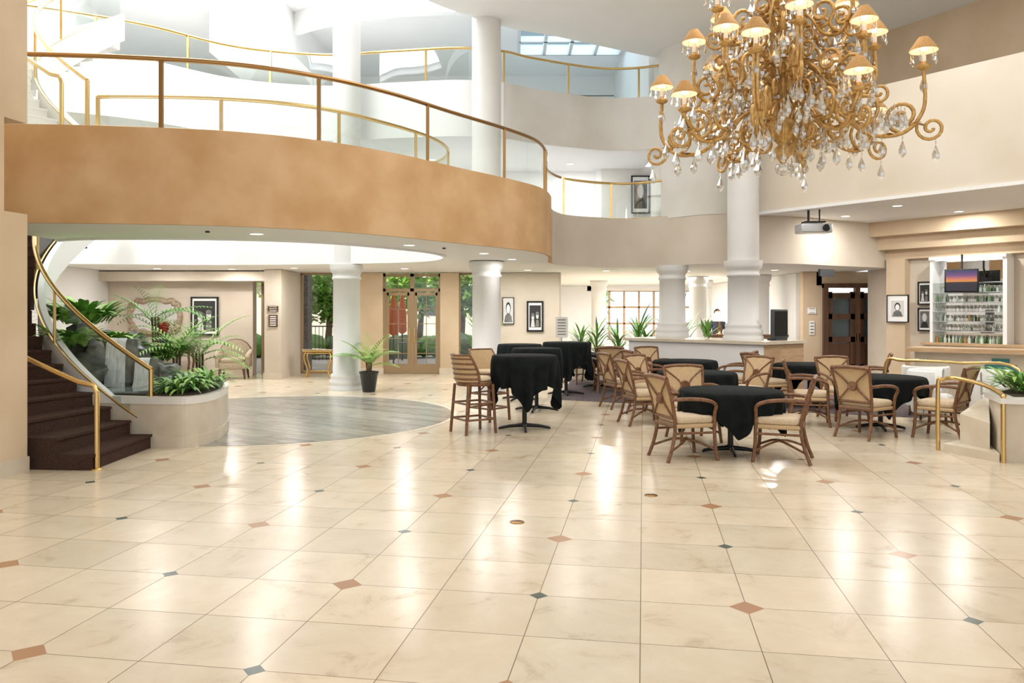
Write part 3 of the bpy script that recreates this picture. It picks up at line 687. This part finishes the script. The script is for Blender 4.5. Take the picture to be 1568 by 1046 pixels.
sign('wall_sign',-5.9,19.67,1.75,.26,.14,DWOOD); sign('wall_sign',-5.9,19.67,1.45,.22,.3,DWOOD,5); sign('wall_sign',7.9,20.98,1.25,.13,.36,MATB,4); sign('wall_sign',7.9,20.98,1.7,.22,.16,MATB,2)
b=MB().at(1.2,19.3,0).use(STEEL); b.lathe([(.2,0),(.2,.02),(.03,.03)],20); b.tube([(0,0,.02),(0,0,1.1)],.018,8); b.use(MATB); b.box(0,-.03,1.3,.3,.03,.5); b.use(GR2)
for i in range(6): b.box(0,-.05,1.48-.07*i,.2,.005,.02)
b.build('sign_stand')
b=MB().at(-9.35,20.84,1.55).use(FRAMEW)
el=[((.62+.04*math.cos(12*t))*math.copysign(abs(math.cos(t))**.5,math.cos(t)),0,(.42+.03*math.cos(12*t))*math.copysign(abs(math.sin(t))**.5,math.sin(t))) for t in [i*2*pi/72 for i in range(72)]]
b.tube(el,.07,8,True); b.use(MIRR); b.add([(x*.95,-.0,z*.95) for x,y,z in el],[tuple(range(72))]); b.build('wall_mirror')
b=MB().at(-8.9,20.4,0).use(DWOOD); b.rbox(0,0,.8,1.5,.4,.06,.02); b.box(0,0,.7,1.4,.34,.14)
for s in (-1,1):
    for t in (-1,1): b.tube([(s*.66,t*.14,.66),(s*.69,t*.15,.4),(s*.64,t*.14,0)],.03,8)
b.build('console_table')
b=MB().at(-8.9,20.35,.83).use(POT); b.lathe([(.08,0),(.13,.12),(.08,.25),(.1,.28)],20); b.use(REDF)
for i in range(60): 
    a=random.uniform(0,6.3); b.leaf((0,0,.26),(math.cos(a),math.sin(a),random.uniform(.6,3)),.4,.06,.4,3)
b.build('flower_vase')
b=MB().at(-6.95,19.9,0,rz=.15).use(BEIGEF)
b.rbox(0,.02,.34,.66,.62,.2,.08); b.rbox(0,-.02,.47,.56,.56,.12,.08)
bk=[]
for k in range(9):
    a=pi*k/8; bk.append((.38*math.cos(a),.26,.62+.36*math.sin(a)))
b.loft([[(x,y-.02,z) for x,y,z in bk]+[(-.34,.2,.4),(.34,.2,.4)],[(x,y+.12,z+.02) for x,y,z in bk]+[(-.34,.3,.3),(.34,.3,.3)]],True,True,True)
for s in (-1,1): b.tube(cr([(s*.36,.28,.68),(s*.39,.05,.66),(s*.38,-.22,.62),(s*.37,-.28,.54)],4),.055,10); b.rbox(s*.36,0,.47,.08,.54,.34,.03)
b.use(DWOOD)
for s in (-1,1):
    for t in (-1,1): b.tube([(s*.28,t*.25,.26),(s*.31,t*.28,0)],[.035,.018],8)
b.tube(bk,.02,6); b.build('armchair')
b=MB().at(-4.95,20.4,0).use(BRASS)
for s in (-1,1):
    for t in (-1,1): b.tube(cr([(s*.3,t*.14,.66),(s*.34,t*.16,.5),(s*.26,t*.12,.2),(s*.33,t*.15,0)],4),.022,8)
b.rbox(0,0,.68,.75,.4,.05,.02); b.tube([(-.28,0,.16),(.28,0,.16)],.015,6); b.tube([(-.3,-.14,.62),(.3,-.14,.62)],.02,6); b.use(MIRR); b.rbox(0,0,.715,.77,.42,.02,.01); b.build('side_table')
# ------------------------------------------------------------------ bar area
b=MB()
def bar_pt(t,o): p=Vector((6.95,13.75))+Vector((.80,-.60))*t+Vector((-.60,-.80))*o; return (p.x,p.y)
b.use(CREAM); b.prism([bar_pt(0,0),bar_pt(4,0),bar_pt(4,-.45),bar_pt(0,-.45)],0,1.0); b.use(LWOOD); b.prism([bar_pt(-.1,.18),bar_pt(4,.18),bar_pt(4,-.55),bar_pt(-.1,-.55)],1.0,1.07)
b.use(TEAL)
for (u0,u1,z0,z1) in ((.95,1.6,.62,.72),(1.05,1.5,.72,.82),(1.15,1.4,.82,.92),(1.05,1.5,.52,.62),(1.15,1.4,.42,.52)):
    b.prism([bar_pt(u0,.02),bar_pt(u1,.02),bar_pt(u1,-.01),bar_pt(u0,-.01)],z0,z1)
b.use(BRASS); b.tube([(*bar_pt(0,.14),.2),(*bar_pt(4,.14),.2)],.022,8); b.build('bar_counter')
b=MB().use(CREAM); T0,T1_=1.05,2.5
def quad(t0,t1,o0,o1,z0,z1): b.prism([BW(t0,o1),BW(t1,o1),BW(t1,o0),BW(t0,o0)],z0,z1)
quad(T0-.1,T1_+1.5,.02,.55,0,.95); b.use(LWOOD); quad(T0-.15,T1_+1.5,.02,.6,.95,1.0)
b.use(MIRR); quad(T0,T1_,.02,.04,1.0,2.85); b.use(WHITE); quad(T0-.06,T0,.02,.35,1,2.88); quad(T1_,T1_+.08,.02,.35,1,2.88); quad(T0-.06,T1_+.08,.02,.4,2.82,2.89)
b.use(LAMPW); quad(T0+.05,T1_-.05,.26,.32,2.805,2.82)  # glowing strip added to brighten the shelves and bottles
for z in (1.25,1.46,1.67,1.88,2.09,2.3): b.use(GLASS); quad(T0,T1_,.04,.34,z,z+.012); b.use(STEEL); quad(T0,T1_,.335,.345,z,z+.014)
rd=random.Random(3)
for z in (1.0,1.262,1.472,1.682,1.892,2.102):
    for row in (.12,.25):
        t=T0+.06
        while t<T1_-.05:
            if rd.random()<.8:
                x,y=BW(t,row)
                if z>1.1 and rd.random()<.82:
                    b.use(CRYS); b.lathe([(.028,0),(.004,.008),(.004,.06),(.03,.09),(.034,.14)],8,x,y,z,cap=False)
                else:
                    b.use(rd.choice((BOT1,BOT2,BOT3,BOT3,BOT3,BOT3))); h=rd.uniform(.13,.18); r=rd.uniform(.022,.032)
                    b.lathe([(r,0),(r,h*.6),(r*.4,h*.78),(r*.4,h)],8,x,y,z)
            t+=.085
b.build('back_bar')
p=BW(1.80,.62); b=MB().at(p[0],p[1],2.34,rz=br+.35).use(BLACK); b.rbox(0,0,0,.64,.05,.50,.01); b.tube([(0,.03,.1),(0,.1,.3),(0,.1,.57)],.02,8); tv=b.build('television')
b=MB().at(p[0],p[1],2.34,rz=br+.35).use(SUNSET); b.box(0,-.03,0,.58,.006,.44); b.build('screen',parent=tv)
def tub(x,y,rz):
    b=MB().use(WHITEF); b.rbox(0,0,.3,.5,.5,.28,.1)
    def ar(z,r): return [(r*math.cos(a),r*math.sin(a),z) for a in [-.25+ (pi+.5)*i/16 for i in range(17)]]
    o=[ar(.16,.3),ar(.5,.34),ar(.78,.36),ar(.81,.33),ar(.78,.29),ar(.45,.26)]
    b.loft(o,False,False,True); b.use(DWOOD)
    for s in (-1,1):
        for t in (-1,1): b.tube([(s*.2,t*.2,.17),(s*.22,t*.22,0)],.02,6)
    ob=b.build('tub_chair',(x,y,0)); ob.rotation_euler=(0,0,rz)
tub(6.75,13.0,2.6); tub(7.15,11.9,.4); tub(7.9,11.6,-.3); tub(6.4,12.1,.9)
# right planter & steps with brass rail
b=MB().use(CREAM)
rp=[(5.5,8.94),(5.75,8.86),(8.0,8.7),(8.0,10.4),(6.5,10.3),(5.75,9.6)]
b.prism(rp,0,.66); b.use(MARB); b.prism([(5.46,8.9),(5.75,8.8),(8.05,8.65),(8.05,10.45),(6.48,10.36),(5.70,9.62)],.66,.72); b.use(SOIL); b.prism([(5.7,9.05),(7.9,8.95),(7.9,10.3),(6.5,10.2),(5.9,9.6)],.72,.73)
b.use(CREAM); b.prism([(5.20,9.60),(5.46,8.92),(5.75,9.6),(6.4,10.2),(6.25,10.4)],0,.10)
A=[(5.40,9.6),(5.52,9.2),(5.75,9.6),(6.4,10.2),(6.3,10.35)]; zt=[.46,.40,.56,.70,.70]
b.add([(x,y,.1) for x,y in A]+[(x,y,z) for (x,y),z in zip(A,zt)],[(4,3,2,1,0),(5,6,7,8,9)]+[(i,(i+1)%5,5+(i+1)%5,5+i) for i in range(5)])
b.build('stone_planter')
b=MB().use(BRASS)
b.tube(cr([(5.2,9.72,.0),(5.2,9.72,.8),(5.24,9.70,.86),(5.4,9.68,.88),(5.52,9.3,.83),(5.52,8.96,.75),(5.5,8.92,.68),(5.49,8.90,.0)],5),.026,8)
b.tube(cr([(6.1,13.0,0),(6.1,13.0,.85),(6.3,12.8,.9),(6.9,12.2,.9),(7.2,11.3,.86),(7.25,11.2,0)],5),.024,8)
b.build('brass_handrail')
bush('spider_plant',6.15,9.5,.72,130,.48,.05,GREENL,.3,.5,.9,GREEN); bush('spider_plant',6.9,9.6,.72,90,.45,.05,GREEN,.3,.5,.9)
b=MB().at(6.0,15.85,3.75).use(BLACK); b.tube([(-.1,0,0),(-.1,0,-.28)],.025,8); b.tube([(.12,0,0),(.12,0,-.28)],.015,8); b.box(0,0,-.29,.4,.25,.03); b.use(STEEL); b.rbox(0,0,-.42,.62,.42,.18,.04); b.use(BLACK); b.at(6.16,15.62,3.33,rx=pi/2); b.lathe([(.06,-.02),(.07,.03),(.05,.035)],16); b.build('projector')
b=MB().use(CREAM); b.prism([(1.5,19.6),(3.4,19.3),(3.4,19.7),(1.5,20.0)],0,.55); b.use(SOIL); b.prism([(1.55,19.65),(3.35,19.35),(3.35,19.65),(1.55,19.95)],.55,.56); b.build('low_planter')
def spiky(x,y,z,L,n=38,m=GREEN):
    b=MB().use(m)
    for i in range(n):
        a=random.uniform(0,6.28); b.leaf((x,y,z+random.uniform(0,L*.6)),(math.cos(a),math.sin(a),random.uniform(.5,2.5)),L*random.uniform(.5,.8),.05,.5,4)
    b.use(BARK); b.tube([(x,y,z),(x,y,z+L*.7)],.02,6); b.build('dracaena_plant')
for x,y,z,L in ((1.7,19.75,.56,.8),(2.1,19.7,.56,.95),(2.6,19.6,.56,.8),(3.1,19.5,.56,1.1),(3.3,19.5,.56,.8),(4.5,21.5,0,1.9),(-.75,20.5,0,1.5)): spiky(x,y,z,L)
bush('orchid_plant',4.2,17.05,1.1,26,.45,.06,GREEN,.08,1.2,.5); 
# ------------------------------------------------------------------ reception props far right
b=MB().at(6.3,21.5,0).use(LWOOD); b.box(0,0,.5,2.0,.6,1.0); b.use(DWOOD); b.box(0,0,1.03,2.1,.7,.06); b.build('reception_desk')
LINEN=mat('lamp_linen',(1,.75,.45),.8,emit=1.5)
def table_lamp(x,y,z):
    b=MB().at(x,y,z).use(BRASSD); b.lathe([(.09,0),(.09,.02),(.03,.05),(.06,.15),(.02,.3),(.02,.42)],16); b.use(LINEN); b.lathe([(.18,.36),(.11,.62)],20,cap=False); b.build('table_lamp')
table_lamp(5.6,21.5,1.06)
sk=mat('skin',(.55,.33,.22),.5); hair=mat('hair',(.06,.035,.02),.6); tr=mat('trousers',(.04,.045,.06),.8)
def person(x,y,shirt,rz=0,z=0):
    b=MB().use(shirt)
    ell=lambda rx,ry,zz,oy=0:[(rx*math.cos(t),oy+ry*math.sin(t),zz) for t in [i*pi/8 for i in range(16)]]
    b.loft([ell(.15,.11,.86),ell(.17,.12,.95),ell(.14,.10,1.1),ell(.18,.12,1.28),ell(.20,.11,1.38),ell(.15,.09,1.44),ell(.06,.06,1.47)],True,True,True)
    for s in (-1,1):
        b.use(shirt); b.tube(cr([(s*.18,0,1.38),(s*.23,.01,1.22),(s*.24,-.02,1.1)],4),[.055]*3+[.052]*3+[.046]*3,8)
        b.use(sk); b.tube(cr([(s*.24,-.02,1.12),(s*.23,-.1,.98),(s*.21,-.18,.9)],4),[.042]*4+[.03]*5,8); b.ball(s*.205,-.21,.88,.035,1,1.4,.7,8,6)
        for f in range(4): b.tube([(s*.205+(f-1.5)*.016,-.24,.88),(s*.205+(f-1.5)*.017,-.28,.865),(s*.205+(f-1.5)*.017,-.30,.845)],.008,5)
        b.use(tr); b.tube([(s*.09,0,.92),(s*.1,-.01,.5),(s*.1,.02,.09)],[.095,.068,.05],10)
        b.use(FBLK); b.ball(s*.1,-.05,.045,.05,.9,2.2,.9,10,6)
    b.use(sk); b.tube([(0,0,1.44),(0,-.01,1.54)],.05,10); b.ball(0,-.01,1.62,.1,.82,.95,1.18,16,12); b.ball(0,-.108,1.61,.016,.8,1,1.5,8,6)
    for s in (-1,1): b.ball(s*.083,0,1.615,.02,.4,.8,1.2,8,6)
    b.use(FBLK)
    for s in (-1,1): b.ball(s*.03,-.097,1.635,.009,1.2,.6,.8,6,5)
    b.use(REDF); b.ball(0,-.098,1.572,.014,1.6,.5,.4,8,5)
    b.use(hair); b.ball(0,.018,1.66,.102,.88,.98,.95,16,12)
    ob=b.build('standing_person',(x,y,z)); ob.rotation_euler=(0,0,rz)
person(5.75,22.3,mat('shirt_navy',(.05,.06,.10),.8),.2)
# ------------------------------------------------------------------ ceiling fittings
def fill_downlight(x,y,z,r=.09,P=18):  # glowing disc and area light added to brighten the space below each ceiling
    b=MB().at(x,y,z).use(WHITE); b.lathe([(r*1.25,-.012),(r*1.3,0)],20,cap=False); b.use(LAMPW); b.lathe([(r*1.2,-.01),(.01,-.01)],20,cap=False); o=b.build('fill_downlight')
    if not P: return
    l=bpy.data.lights.new('downlight_fill','AREA'); l.shape='DISK'; l.size=r*2; l.energy=P; l.color=(1,.97,.93); l.spread=pi
    lo=bpy.data.objects.new('fill_lamp',l); bpy.context.collection.objects.link(lo); lo.parent=o; lo.location=(x,y,z-.02)
for x,y,P in ((-8.6,19.3,36),(-6.9,19.6,36),(-5.2,19,36),(-2.6,19.3,36),(-.9,19.2,36),(.4,20,40),(2.4,20.3,45),(4.5,20.5,50),(6.6,20,55),(-3.4,10.6,12),(-1.6,12.4,14),(-.5,14.2,18),(.0,15.8,22)): fill_downlight(x,y,2.73,.07,P)
for x,y in ((7.5,15.5),(9.5,12.5),(9.2,16.4),(7.2,17.2)): fill_downlight(x,y,3.75,.07,45)
for x,y in ((-6,20.6),(-2,20),(1.5,20.6),(-9,20)): fill_downlight(x,y,5.5,.07,40)
def area(name,x,y,z,sx,sy,P,col=(1,.99,.975),rx=0,ry=0):
    l=bpy.data.lights.new(name,'AREA'); l.shape='RECTANGLE'; l.size=sx; l.size_y=sy; l.energy=P; l.color=col
    o=bpy.data.objects.new(name,l); bpy.context.collection.objects.link(o); o.location=(x,y,z); o.rotation_euler=(rx,ry,0); return o
for x,y in ((4.4,24.5),(4.4,28.8)): area('ceiling_fill_light',x,y,2.70,3.6,1.6,240)  # area lights added under the far ceiling to brighten the back hall
b=MB().use(WHITE)
for x,y,z in ((-3.9,10.2,2.72),(-1.1,12.9,2.72)): b.use(BLACK); b.lathe([(.03,-.02),(.03,0)],10,x,y,z)
b.build('sprinkler_head')
b=MB().use(CHARC); b.box(7.05,17.86,2.55,.5,.05,.16,.55); b.build('air_vent')
b=MB().use(BRASSD); b.lathe([(.06,0),(.06,.004),(.01,.005)],20,.04,6.4,0); b.lathe([(.06,0),(.06,.004),(.01,.005)],20,1.28,7.33,0); b.build('floor_outlet_cover')
# ------------------------------------------------------------------ outside
b=MB().use(PAVE); b.prism([(-40,21.72),(1.1,21.72),(1.1,33.2),(40,33.2),(40,70),(-40,70)],-.12,-.02); b.build('terrace_ground')
def tree(x,y,h,r,n=900,seed=0):
    b=MB().use(BARK); b.tube([(x,y,0),(x+.1,y,h*.4),(x,y,h*.7)],[.16,.12,.06],8); rd=random.Random(seed); b.use(TREEG)
    for i in range(n):
        d=Vector((rd.gauss(0,1),rd.gauss(0,1),rd.gauss(0,1))).normalized(); rr=r*rd.random()**.4*(1+.25*noise.noise(d*2.5+Vector((seed,0,0))))
        p=Vector((x,y,h*.75))+Vector((d.x*rr,d.y*rr,d.z*rr*.8)); b.leaf(p,(rd.uniform(-1,1),rd.uniform(-1,1),rd.uniform(-.6,.6)),.32,.2,.3,2)
    b.build('tree')
tree(-7.2,31,3.0,1.3,1500,1); tree(-9.5,36,5,2.2,1500,2); tree(-4.2,36,3.8,1.8,1500,3); tree(-2.2,34,3.3,1.3,1300,4); tree(4,45,3.6,1.8,1300,5); tree(-12,42,6,3,1500,7); tree(-5.9,40,4.6,1.7,1300,8)
b=MB()
for i in range(14):
    x=-14+i*1.1; b.use(GREEND if i%2 else GREEN); b.ball(x,29.0+.3*(i%3),.4,.7,1,.8,.6,12,8,.4,i)
b.build('hedge')
b=MB().use(SLATE); b.box(-6.1,23.2,1.4,.42,.5,2.9); b.use(CREAM); b.box(-6.1,23.2,2.9,.5,.58,.1); b.build('stone_pillar')
b=MB().use(BLACK)
for i in range(36): b.box(-8+i*.12,25.6,.65,.018,.018,1.1)
b.box(-5.9,25.6,1.2,4.3,.03,.04); b.box(-5.9,25.6,.15,4.3,.03,.04); b.build('pool_fence')
def umb(x,y,op):
    b=MB().use(BLACK); b.tube([(x,y,0),(x,y,2.3)],.025,8); b.use(REDU)
    b.lathe([(.03,.9),(.16,1.0),(.15,1.6),(.07,2.1),(.02,2.4)],10,x,y,0)
    b.build('patio_umbrella')
umb(-3.75,25.2,False); umb(-3.75,27.2,False)
b=MB().use(BLACK); b.lathe([(.45,.72),(.45,.74)],20,-3.1,24.2); b.tube([(-3.1,24.2,0),(-3.1,24.2,.72)],.03,8); b.lathe([(.22,0),(.2,.02)],16,-3.1,24.2); b.build('patio_table')
b=MB().use(STUC); b.box(-10,52,1.8,26,4,3.6); b.use(CHARC)
for i in range(8): b.box(-20+i*3,49.98,2,1.2,.05,1.2)
b.use(mat('roof_tile',(.45,.25,.15),.8,var=.2)); b.box(-10,51.7,3.75,27,5,.3); b.build('neighbour_building')
# ------------------------------------------------------------------ lights, world, camera
area('ceiling_fill_light',0,2,7.6,5,5,75); area('ceiling_fill_light',5,6,7.6,4,4,105); area('ceiling_fill_light',1,10,7.6,4,4,175); area('ceiling_fill_light',5.5,11.5,7.6,4,4,160)  # fill lights added under the ceiling, out of view, no fixtures behind them
area('roof_fill_light',-6.25,12.5,9.5,4.4,4.4,680,(.97,.985,1)); area('roof_fill_light',1.7,21.9,9.6,2.9,3.3,220,(.95,.98,1)); area('roof_fill_light',-4.8,17.4,9.5,7.2,2.8,280,(.97,.985,1))  # area lights added over the roof openings to boost the daylight
w=bpy.data.worlds.new('sky'); bpy.context.scene.world=w; w.use_nodes=True
n=w.node_tree; bg=n.nodes['Background']; bg.inputs['Color'].default_value=(.90,.95,1,1); bg.inputs['Strength'].default_value=1.22
s=bpy.data.lights.new('sun','SUN'); s.energy=5; s.angle=.1; s.color=(1,.95,.85); so=bpy.data.objects.new('sun',s); bpy.context.collection.objects.link(so); so.rotation_euler=(.75,.35,0); so.location=(0,30,20)
cam=bpy.data.cameras.new('camera'); co=bpy.data.objects.new('camera',cam); bpy.context.collection.objects.link(co)
co.location=(0,0,1.7); co.rotation_euler=(pi/2,0,0); cam.sensor_width=36; cam.lens=28.0; cam.shift_y=-.030; cam.clip_end=300
bpy.context.scene.camera=co
bpy.context.scene.view_settings.view_transform='Standard'
